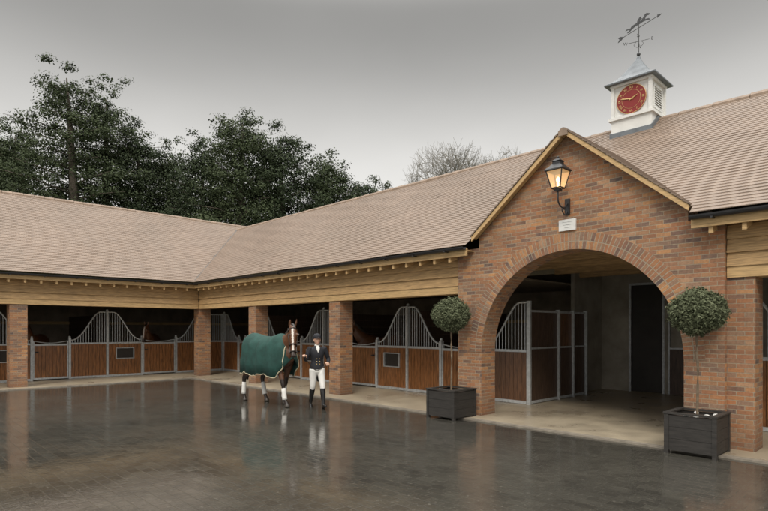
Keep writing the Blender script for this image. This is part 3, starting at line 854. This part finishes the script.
def colmat(name, rough=.5):
    m, nt, b = newmat(name)
    a = nt.nodes.new('ShaderNodeAttribute'); a.attribute_name = 'Col'
    f = mrange(nt, noise(nt, tc(nt), 12, 4), .3, .7, .8, 1.2)
    mm = nt.nodes.new('ShaderNodeVectorMath'); mm.operation = 'SCALE'
    nt.links.new(a.outputs['Color'], mm.inputs[0]); nt.links.new(f, mm.inputs['Scale']); nt.links.new(mm.outputs[0], b.inputs['Base Color'])
    b.inputs['Roughness'].default_value = rough; return m
M['coat'] = colmat('horse_coat', .42); M['skin'] = pm('skin', (.52, .32, .23), .5, .06, 10)
M['hair'] = pm('dark_hair', (.018, .013, .01), .5, .3, 30, .3, stretch=(1, 1, .2))
M['rug'] = pm('green_rug', (.011, .050, .041), .85, .32, 6, .4)
M['rugtrim'] = pm('cream_trim', (.50, .44, .30), .7, .1, 9)
M['wrap'] = pm('white_wrap', (.70, .69, .66), .8, .08, 9)
M['leather'] = pm('dark_leather', (.02, .012, .008), .4, .2, 9)
M['cloth'] = pm('black_wool', (.012, .013, .018), .8, .25, 15, .1)
M['breech'] = pm('white_breeches', (.70, .69, .66), .75, .05, 9)
M['boot'] = pm('black_boot', (.010, .010, .010), .22, .2, 9)
M['eye'] = pm('eye_dark', (.01, .008, .006), .1, .1, 9)

TR = [(-.84, 1.30, .10, .13), (-.76, 1.28, .22, .25), (-.58, 1.28, .285, .32), (-.3, 1.24, .285, .31), (0, 1.19, .295, .335), (.3, 1.185, .28, .365), (.5, 1.20, .245, .39), (.68, 1.17, .21, .33), (.83, 1.14, .13, .2)]
def build_horse(yaw=1.0, walk=1.0, drop=0.):
    m = MB()
    m.tube([(x, 0, z) for x, z, w, h in TR], [(w, h) for x, z, w, h in TR], 20, sub=3)
    N = [(.50, 0, 1.30), (.74, -.01*yaw, 1.48-.4*drop), (.93, -.05*yaw, 1.68-.75*drop), (1.03, -.10*yaw, 1.84-drop)]
    m.tube(N, [(.17, .28), (.125, .215), (.09, .155), (.075, .12)], 16, sub=4)
    H = [(1.00, -.09*yaw, 1.88), (1.10, -.14*yaw, 1.80), (1.18, -.19*yaw, 1.67), (1.255, -.245*yaw, 1.51), (1.315, -.285*yaw, 1.37), (1.35, -.31*yaw, 1.29)]
    H = [(a, b, c-drop) for a, b, c in H]
    m.tube(H, [(.075, .085), (.098, .135), (.085, .12), (.06, .085), (.058, .07), (.05, .05)], 14, sub=3)
    hd = (V(H[-1])-V(H[1])); hd.normalize(); sd = V((hd.y, -hd.x, 0)).normalized()
    for s in (-1, 1):
        c = V(H[1])+sd*s*.055+V((-.02, 0, -.06)); m.ball(c, (.075, .055, .085))
        c = V(H[2])+sd*s*.070+V((.035, 0, .075)); m.ball(c, .032)
        c = V(H[-1])+sd*s*.035+V((.02, 0, .01)); m.ball(c, .028)
        e = V(H[0])+sd*s*.055+V((.01, 0, .05))
        m.tube([e, e+sd*s*.015+V((.02, 0, .08)), e+sd*s*.01+V((.045, 0, .17))], [(.034, .022), (.036, .018), (.006, .006)], 8, sub=2)
    feet = []
    for s, f in ((-1, .20), (1, -.17)):
        f *= walk; y = .155*s
        L = [(.56, y*1.0, 1.10), (.55+f*.15, y*1.05, .90), (.56+f*.55, y, .70), (.57+f*.85, y*.97, .50), (.565+f*.95, y*.95, .40), (.56+f*1.15, y*.95, .19), (.59+f*1.25, y*.95, .115), (.61+f*1.3, y*.95, .06), (.625+f*1.3, y*.95, .0)]
        m.tube(L, [(.10, .17), (.085, .12), (.058, .072), (.055, .058), (.038, .044), (.042, .048), (.036, .04), (.055, .065), (.063, .075)], 12, ref=(1, 0, 0), sub=2, cap=.05); feet.append(L)
    for s, f in ((-1, -.20), (1, .22)):
        f *= walk; y = .16*s
        L = [(-.55, y, 1.22), (-.47+f*.1, y*1.1, 1.02), (-.44+f*.35, y*1.05, .86), (-.54+f*.6, y, .70), (-.655+f*.75, y*.95, .55), (-.65+f*.85, y*.92, .42), (-.625+f*1.05, y*.92, .20), (-.59+f*1.12, y*.92, .12), (-.57+f*1.15, y*.92, .06), (-.555+f*1.15, y*.92, 0)]
        m.tube(L, [(.15, .25), (.135, .21), (.10, .145), (.065, .09), (.05, .068), (.038, .048), (.043, .048), (.036, .04), (.055, .065), (.062, .072)], 12, ref=(1, 0, 0), sub=2, cap=.05); feet.append(L)
    me = remesh(m, 'body', .017, 4)
    nv = len(me.vertices); co = np.empty(nv*3, np.float32); me.vertices.foreach_get('co', co); co = co.reshape(-1, 3)
    col = np.tile(np.array([.095, .038, .016, 1], np.float32), (nv, 1))
    lo = co[:, 2] < .62; col[lo, :3] = (.018, .011, .008)
    col[co[:, 2] < .065, :3] = (.05, .042, .035)
    P0, P1 = np.array(H[0]), np.array(H[-1]); ax = P1-P0; ln = np.linalg.norm(ax); ax /= ln
    t = ((co-P0)@ax)/ln; perp = co-P0-np.outer((co-P0)@ax, ax)
    sdn = np.array(sd); fr = np.cross(sdn, ax); fr = fr*np.sign(fr[0])
    lat = perp@sdn; fwd = perp@fr; near = (np.linalg.norm(perp, axis=1) < .22) & (co[:, 0] > .95)
    col[near & (t > .85), :3] = (.03, .018, .014)
    col[near & (t > .15) & (t < .88) & (np.abs(lat) < .018) & (fwd > .02), :3] = (.55, .5, .45)
    at = me.color_attributes.new('Col', 'FLOAT_COLOR', 'POINT'); at.data.foreach_set('color', col.ravel())
    me.materials.append(M['coat'])
    return me, feet, H, sd, N
def horse_extras(E, feet, H, sd, N, bridle=True):
    for s in (-1, 1):
        m = MB(); m.ball(V(H[2])+sd*s*.088+V((.042, 0, .078)), .022, 10, 8); m.obj('eye', M['eye'], E, local=True, smooth=True)
    m = MB(); m.tube([(-.85, 0, 1.46), (-.93, 0, 1.36), (-.97, 0, 1.05), (-.95, .02, .75), (-.93, .02, .5)], [(.04, .04), (.05, .05), (.07, .07), (.085, .06), (.02, .02)], 10, ref=(1, 0, 0), sub=4)
    m.obj('tail', M['hair'], E, local=True, smooth=True)
    m = MB(); top = [V(N[1])+V((-.12, .03, .16)), V(N[2])+V((-.10, .035, .11)), V(N[3])+V((-.085, .03, .07)), V(H[0])+V((.03, 0, .07)), V(H[1])+V((.095, -.02, .06))]
    m.tube(top, [(.03, .07), (.035, .08), (.035, .07), (.035, .045), (.025, .03)], 8, sub=4)
    m.obj('mane', M['hair'], E, local=True, smooth=True)
    if bridle:
        m = MB()
        def loop(i, ra, rb, rr=.011):
            c = V(H[i]); t = (V(H[min(i+1, 5)])-V(H[i-1])).normalized(); up = sd.cross(t).normalized()
            m.tube([c+sd*ra*math.cos(2*math.pi*k/24)+up*rb*math.sin(2*math.pi*k/24) for k in range(25)], rr, 6, ref=tuple(t), cap=0)
        loop(1, .108, .145); loop(3, .074, .098, .013); loop(4, .066, .078)
        for s in (-1, 1):
            m.tube([V(H[0])+sd*s*.09, V(H[2])+sd*s*.098, V(H[3])+sd*s*.07, V(H[4])+sd*s*.07], .010, 6, sub=3)
            m.ball(V(H[4])+sd*s*.075, .02)
        m.obj('bridle', M['leather'], E, local=True)

hme, feet, HH, hsd, HN = build_horse(1.1, 1.0, .14)
HX, HY, HR, HS = 8.24, -2.12, math.radians(3), 1.04
HE = tag(empty('horse', (HX, HY, 0), HR, HS), 'brown horse in green rug and white leg wraps being led', 'horse')
link(hme, 'body', HE, True)
horse_extras(HE, feet, HH, hsd, HN)
ru = MB(); K = 22; st = catmull(TR, 6); st = [s for s in st if -.83 < s[0] < .80]
rows = []
for x, z, w, h in st:
    row = []; hem = .68+.03*math.sin(x*9)+.012*math.sin(x*31)
    off = .030
    wr_ = .010*math.sin(x*19+.6)+.007*math.sin(x*37+1)
    for k in range(K+1):
        a = math.pi*k/K
        o2 = off+wr_*abs(math.cos(a))**1.5*1.2+.004*math.sin(a*9+x*12)
        row.append((x, (w+o2)*math.cos(a), z+(h+off-.004*math.sin(x*11))*math.sin(a)))
    wv_ = w+off+.02
    hh = hem if x < .6 else hem+(x-.6)*.9
    wm = max(wv_, .26 if -.7 < x < .6 else wv_)
    f1 = .026*math.sin(x*17)+.012*math.sin(x*33); f2 = .028*math.sin(x*15+1)+.012*math.sin(x*29)
    row = [(x, wm+f1, hh), (x, wm+.01+f1*.6, (hh*.5+z*.5)), ]+row[1:-1]+[(x, -wm-.01-f2*.6, (hh*.5+z*.5)), (x, -wm-f2, hh)]
    rows.append(row)
nn = len(rows[0]); vs = [p for r in rows for p in r]
fs = [(i*nn+j, i*nn+j+1, (i+1)*nn+j+1, (i+1)*nn+j) for i in range(len(rows)-1) for j in range(nn-1)]
c = len(vs)
vs.append((.90, 0, 1.10)); vs.append((.90, 0, 1.32))
fs += [((len(rows)-1)*nn+j, (len(rows)-1)*nn+j+1, c+1 if 5 < j < nn-6 else c) for j in range(nn-1)]
ru.add(vs, fs)
ro = ru.obj('rug', M['rug'], HE, local=True, smooth=True, recalc=True, uv=False)
sm = ro.modifiers.new('s', 'SOLIDIFY'); sm.thickness = .014; sm.offset = 0
tm = MB()
for sidx in (0, nn-1): tm.tube([rows[i][sidx] for i in range(len(rows))], (.012), 6, sub=1)
tm.tube([V(p)+V((.004, 0, .002)) for p in rows[-1]], .012, 6)
tm.obj('rug_trim', M['rugtrim'], HE, local=True)
for L in feet:
    C4 = V(L[3]) if len(L) == 9 else V(L[4]); C5 = V(L[5]) if len(L) == 9 else V(L[6])
    w = MB(); a = C4.lerp(C5, .28); b = C4.lerp(C5, 1.08)
    w.tube([a, a.lerp(b, .3), a.lerp(b, .8), b], [(.047, .052), (.05, .056), (.052, .058), (.055, .062)], 12, ref=(1, 0, 0), cap=.1)
    w.obj('leg_wrap', M['wrap'], HE, local=True, smooth=True)
hme2, feet2, H2, sd2, N2 = build_horse(.3, .15)
for (x, y, rz, lab) in ((-2.85, -.72, -.5, 'brown horse standing in its stall looking out over the door'), (-2.85, -4.75, -.45, 'dark horse standing in its stall looking over the door'), (6.8, 3.10, -math.pi/2-.3, 'bay horse standing in its stall beyond the brick pier')):
    E = tag(empty('horse', (x, y, .02), rz), lab, 'horse')
    link(hme2, 'body', E, True); horse_extras(E, feet2, H2, sd2, N2, False)

# ------------------------------------------------------------------ person
def hand(m, w, d, n, s, curl=1.0):
    w, d, n, s = V(w), V(d).normalized(), V(n).normalized(), V(s).normalized()
    m.tube([w-d*.02, w+d*.03, w+d*.085], [(.026, .02), (.038, .018), (.040, .014)], 10, ref=tuple(n), sub=2)
    for i, L in enumerate((.068, .076, .070, .055)):
        b = w+d*.078+s*(.029-.0195*i)
        p = [b-d*.01, b+d*.012]; an = 0
        for seg, da in ((.45, 35), (.32, 60), (.25, 45)):
            an += math.radians(da*curl); p.append(p[-1]+(d*math.cos(an)+n*math.sin(an))*L*seg)
        m.tube(p, [.0095, .0095, .009, .0082, .007], 8, ref=tuple(s))
    b = w+d*.02+s*.03
    m.tube([b, b+(s*.7+d*.6+n*.2)*.03, b+(s*.6+d*1.0+n*.9)*.045, b+(s*.2+d*1.1+n*1.5)*.05], [.013, .012, .0105, .008], 8, ref=tuple(d))

PX, PY, PR = 9.68, -1.76, math.radians(-24)
PE = tag(empty('person', (PX, PY, 0), PR, .985), 'handler in black tailcoat, helmet, white breeches and boots leading horse', 'person')
sh = {-1: (0.0, -.175, 1.385), 1: (0, .175, 1.385)}
el = {-1: (.03, -.27, 1.12), 1: (-.03, .275, 1.12)}
wr = {-1: (.20, -.33, 1.215), 1: (.17, .215, 1.04)}
hip = {-1: (0, -.09, .89), 1: (0, .09, .89)}
kn = {-1: (-.02, -.10, .50), 1: (.15, .095, .505)}
an_ = {-1: (-.24, -.10, .115), 1: (.22, .10, .095)}
m = MB()
m.tube([(0, 0, .84), (0, 0, .95), (.005, 0, 1.10), (.01, 0, 1.25), (0, 0, 1.36), (-.005, 0, 1.43), (0, 0, 1.50)], [(.15, .10), (.155, .105), (.125, .085), (.145, .10), (.155, .085), (.06, .055), (.05, .052)], 16, ref=(1, 0, 0), sub=2)
m.tube([(0, 0, 1.46), (.015, 0, 1.52), (.018, 0, 1.58), (.01, 0, 1.64), (0, 0, 1.685)], [(.045, .05), (.062, .078), (.074, .094), (.074, .094), (.055, .07)], 16, ref=(1, 0, 0), sub=3)
m.ball((.075, 0, 1.487), (.026, .028, .022))
m.tube([(.102, 0, 1.595), (.122, 0, 1.553), (.105, 0, 1.543)], [.009, .013, .01], 8)
m.ball((.092, 0, 1.515), (.016, .024, .009))
for s in (-1, 1):
    m.ball((.0, .077*s, 1.565), (.018, .010, .030)); m.ball((.08, .03*s, 1.606), (.018, .022, .008))
    m.tube([sh[s], el[s], wr[s]], [.05, .04, .026], 12, ref=(1, 0, 0), sub=2)
    m.tube([hip[s], kn[s], an_[s]], [(.085, .09), (.055, .06), (.035, .038)], 12, ref=(1, 0, 0), sub=2)
fd = {-1: V((.75, .0, -.66)), 1: V((1, 0, .22))}
hand(m, wr[-1], (.85, -.45, .3), (-.2, .25, -1), (.3, .8, .2)); hand(m, wr[1], (.95, -.25, -.1), (0, -.5, -.9), (.2, -.8, .5))
body = remesh(m, 'body', .0075, 3)
body.materials.append(M['skin']); link(body, 'body', PE, True)
m = MB()
m.tube([(0, 0, .90), (0, 0, .98), (.005, 0, 1.10), (.012, 0, 1.24), (0, 0, 1.36), (-.005, 0, 1.425)], [(.175, .125), (.168, .12), (.14, .10), (.163, .118), (.178, .10), (.075, .07)], 20, ref=(1, 0, 0), sub=3)
for s in (-1, 1):
    e = V(el[s]); w = V(wr[s])
    m.tube([V(sh[s])+V((0, -.01*s, 0)), V(sh[s]).lerp(e, .5), e, e.lerp(w, .9)], [.066, .056, .050, .039], 14, ref=(1, 0, 0), sub=3)
    m.tube([(-.07, .075*s, .95), (-.12, .08*s, .80), (-.14, .085*s, .60)], [(.085, .03), (.085, .022), (.06, .015)], 10, ref=(1, 0, 0), sub=3)
jk = remesh(m, 'tailcoat', .009, 3); jk.materials.append(M['cloth']); link(jk, 'tailcoat', PE, True)
for k in range(3):
    for s in (-1, 1):
        m = MB(); m.ball((.118+.004*k, .035*s, 1.02+.06*k), .009, 8, 6); m.obj('button', M['gold'], PE, local=True)
m = MB()
m.tube([(-.005, 0, 1.425), (0, 0, 1.468)], [(.064, .062), (.056, .058)], 14, ref=(1, 0, 0))
m.tube([(.06, 0, 1.44), (.098, 0, 1.38), (.122, 0, 1.29)], [(.03, .012), (.042, .016), (.012, .008)], 10, ref=(1, 0, 0), sub=3)
m.obj('stock_tie', M['breech'], PE, local=True, smooth=True)
m = MB()
m.tube([(0, 0, .83), (0, 0, .90), (0, 0, .97)], [(.155, .115), (.165, .12), (.15, .11)], 18, ref=(1, 0, 0), sub=2)
for s in (-1, 1):
    h = V(hip[s]); k = V(kn[s]); a = V(an_[s])
    m.tube([h, h.lerp(k, .5), k, k.lerp(a, .25)], [(.098, .108), (.082, .09), (.062, .066), (.056, .058)], 14, ref=(1, 0, 0), sub=3)
br = remesh(m, 'breeches', .011, 3); br.materials.append(M['breech']); link(br, 'breeches', PE, True)
for s in (-1, 1):
    m = MB(); k = V(kn[s]); a = V(an_[s]); f = fd[s].normalized()
    m.tube([k.lerp(a, .10), k.lerp(a, .35), k.lerp(a, .8), a+V((0, 0, -.01))], [(.064, .066), (.062, .07), (.044, .048), (.044, .05)], 14, ref=(1, 0, 0), sub=3, cap=.1)
    sole = a+V((-.03, 0, -.055)) if s == 1 else a+V((-.01, 0, -.05))
    m.tube([sole, sole+f*.10, sole+f*.20, sole+f*.235], [(.038, .042), (.044, .036), (.04, .026), (.028, .02)], 12, ref=(0, 0, 1), sub=3)
    if s == 1: m.box(sole.x-.035, sole.x+.025, sole.y-.032, sole.y+.032, .0, .05)
    bt = remesh(m, 'riding_boot', .009, 2); bt.materials.append(M['boot']); link(bt, 'riding_boot', PE, True)
m = MB(); m.tube([(-.005, 0, 1.612), (-.005, 0, 1.65), (-.005, 0, 1.69), (-.005, 0, 1.72)], [(.092, .112), (.094, .114), (.08, .098), (.04, .05)], 18, ref=(1, 0, 0), sub=3, cap=.2)
m.tube([(.07, 0, 1.622), (.115, 0, 1.620), (.15, 0, 1.610)], [(.08, .008), (.07, .007), (.035, .005)], 14, ref=(0, 0, 1), sub=2)
m.obj('riding_helmet', M['cloth'], PE, local=True, smooth=True)
m = MB(); m.ball((-.085, 0, 1.53), (.045, .05, .05)); m.ball((-.035, 0, 1.59), (.066, .078, .06)); m.obj('hair', M['hair'], PE, local=True, smooth=True)
for s in (-1, 1):
    m = MB(); m.ball((.094, .03*s, 1.588), (.010, .013, .008), 8, 6); m.obj('eye', M['eye'], PE, local=True)
m = MB(); m.ball((.106, 0, 1.513), (.008, .02, .006), 8, 6); m.obj('lips', pm('lips', (.38, .12, .1), .5), PE, local=True)
pmx = Matrix.Translation((PX, PY, 0)) @ Matrix.Rotation(PR, 4, 'Z') @ Matrix.Scale(.985, 4)
hmx = Matrix.Translation((HX, HY, 0)) @ Matrix.Rotation(HR, 4, 'Z') @ Matrix.Scale(HS, 4)
A = pmx @ (V(wr[-1])+V((.08, -.04, .0))); B_ = hmx @ (V(HH[4])+hsd*.075*(1 if hsd.y > 0 else -1))
C_ = pmx @ (V(wr[1])+V((.09, -.03, -.03)))
m = MB(); m.tube([B_, (A+B_)/2+V((0, 0, -.04)), A, (A+C_)/2+V((0, 0, -.22)), C_, C_+V((.02, 0, -.25))], .008, 6, sub=6)
tag(m.obj('lead_rein', M['leather'], smooth=True), 'thin dark leather lead rein held in the handler\'s hands', 'rein')

# ------------------------------------------------------------------ world, sun, camera
w = bpy.data.worlds.new('World'); scene.world = w; w.use_nodes = True; nt = w.node_tree
bg = nt.nodes['Background']; bg.inputs['Strength'].default_value = .1
sun_dir = V((.55, -.75, .80)).normalized()
elev = math.asin(sun_dir.z); az = math.atan2(sun_dir.x, sun_dir.y)
sky = nt.nodes.new('ShaderNodeTexSky'); sky.sky_type = 'NISHITA'; sky.sun_disc = False
sky.sun_elevation = elev; sky.sun_rotation = az
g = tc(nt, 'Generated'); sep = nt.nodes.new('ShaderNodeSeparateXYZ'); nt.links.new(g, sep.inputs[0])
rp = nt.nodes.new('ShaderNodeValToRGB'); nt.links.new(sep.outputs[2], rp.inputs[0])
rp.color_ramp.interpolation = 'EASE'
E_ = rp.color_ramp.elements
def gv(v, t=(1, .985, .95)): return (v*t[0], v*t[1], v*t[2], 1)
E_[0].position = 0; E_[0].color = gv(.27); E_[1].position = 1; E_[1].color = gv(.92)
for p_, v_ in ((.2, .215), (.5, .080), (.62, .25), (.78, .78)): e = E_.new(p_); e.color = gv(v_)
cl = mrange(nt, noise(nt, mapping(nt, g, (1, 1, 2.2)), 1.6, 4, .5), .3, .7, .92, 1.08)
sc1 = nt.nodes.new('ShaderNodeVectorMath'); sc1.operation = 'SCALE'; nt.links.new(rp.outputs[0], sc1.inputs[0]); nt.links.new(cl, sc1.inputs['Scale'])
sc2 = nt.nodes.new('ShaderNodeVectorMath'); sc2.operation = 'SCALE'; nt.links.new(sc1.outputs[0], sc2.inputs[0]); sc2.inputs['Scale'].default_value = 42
hs = nt.nodes.new('ShaderNodeHueSaturation'); hs.inputs['Saturation'].default_value = .15; nt.links.new(sky.outputs[0], hs.inputs['Color'])
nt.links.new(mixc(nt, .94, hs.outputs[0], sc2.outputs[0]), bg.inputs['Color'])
sl = bpy.data.lights.new('sun', 'SUN'); sl.energy = 1.5; sl.angle = math.radians(18); sl.color = (1, .92, .80)
so = bpy.data.objects.new('sun', sl); COL.objects.link(so); so.rotation_euler = (-sun_dir).to_track_quat('-Z', 'Y').to_euler()

cam = bpy.data.cameras.new('camera'); co = bpy.data.objects.new('camera', cam); COL.objects.link(co)
co.location = (19.66, -9.30, 1.8); co.rotation_euler = (math.pi/2, 0, math.atan2(.718, .6955))
cam.sensor_width = 36; cam.lens = 543/768*36; cam.shift_y = 73.5/768; cam.clip_end = 2000; cam.clip_start = .05
scene.camera = co
scene.view_settings.view_transform = 'Standard'; scene.view_settings.look = 'None'; scene.view_settings.exposure = 0
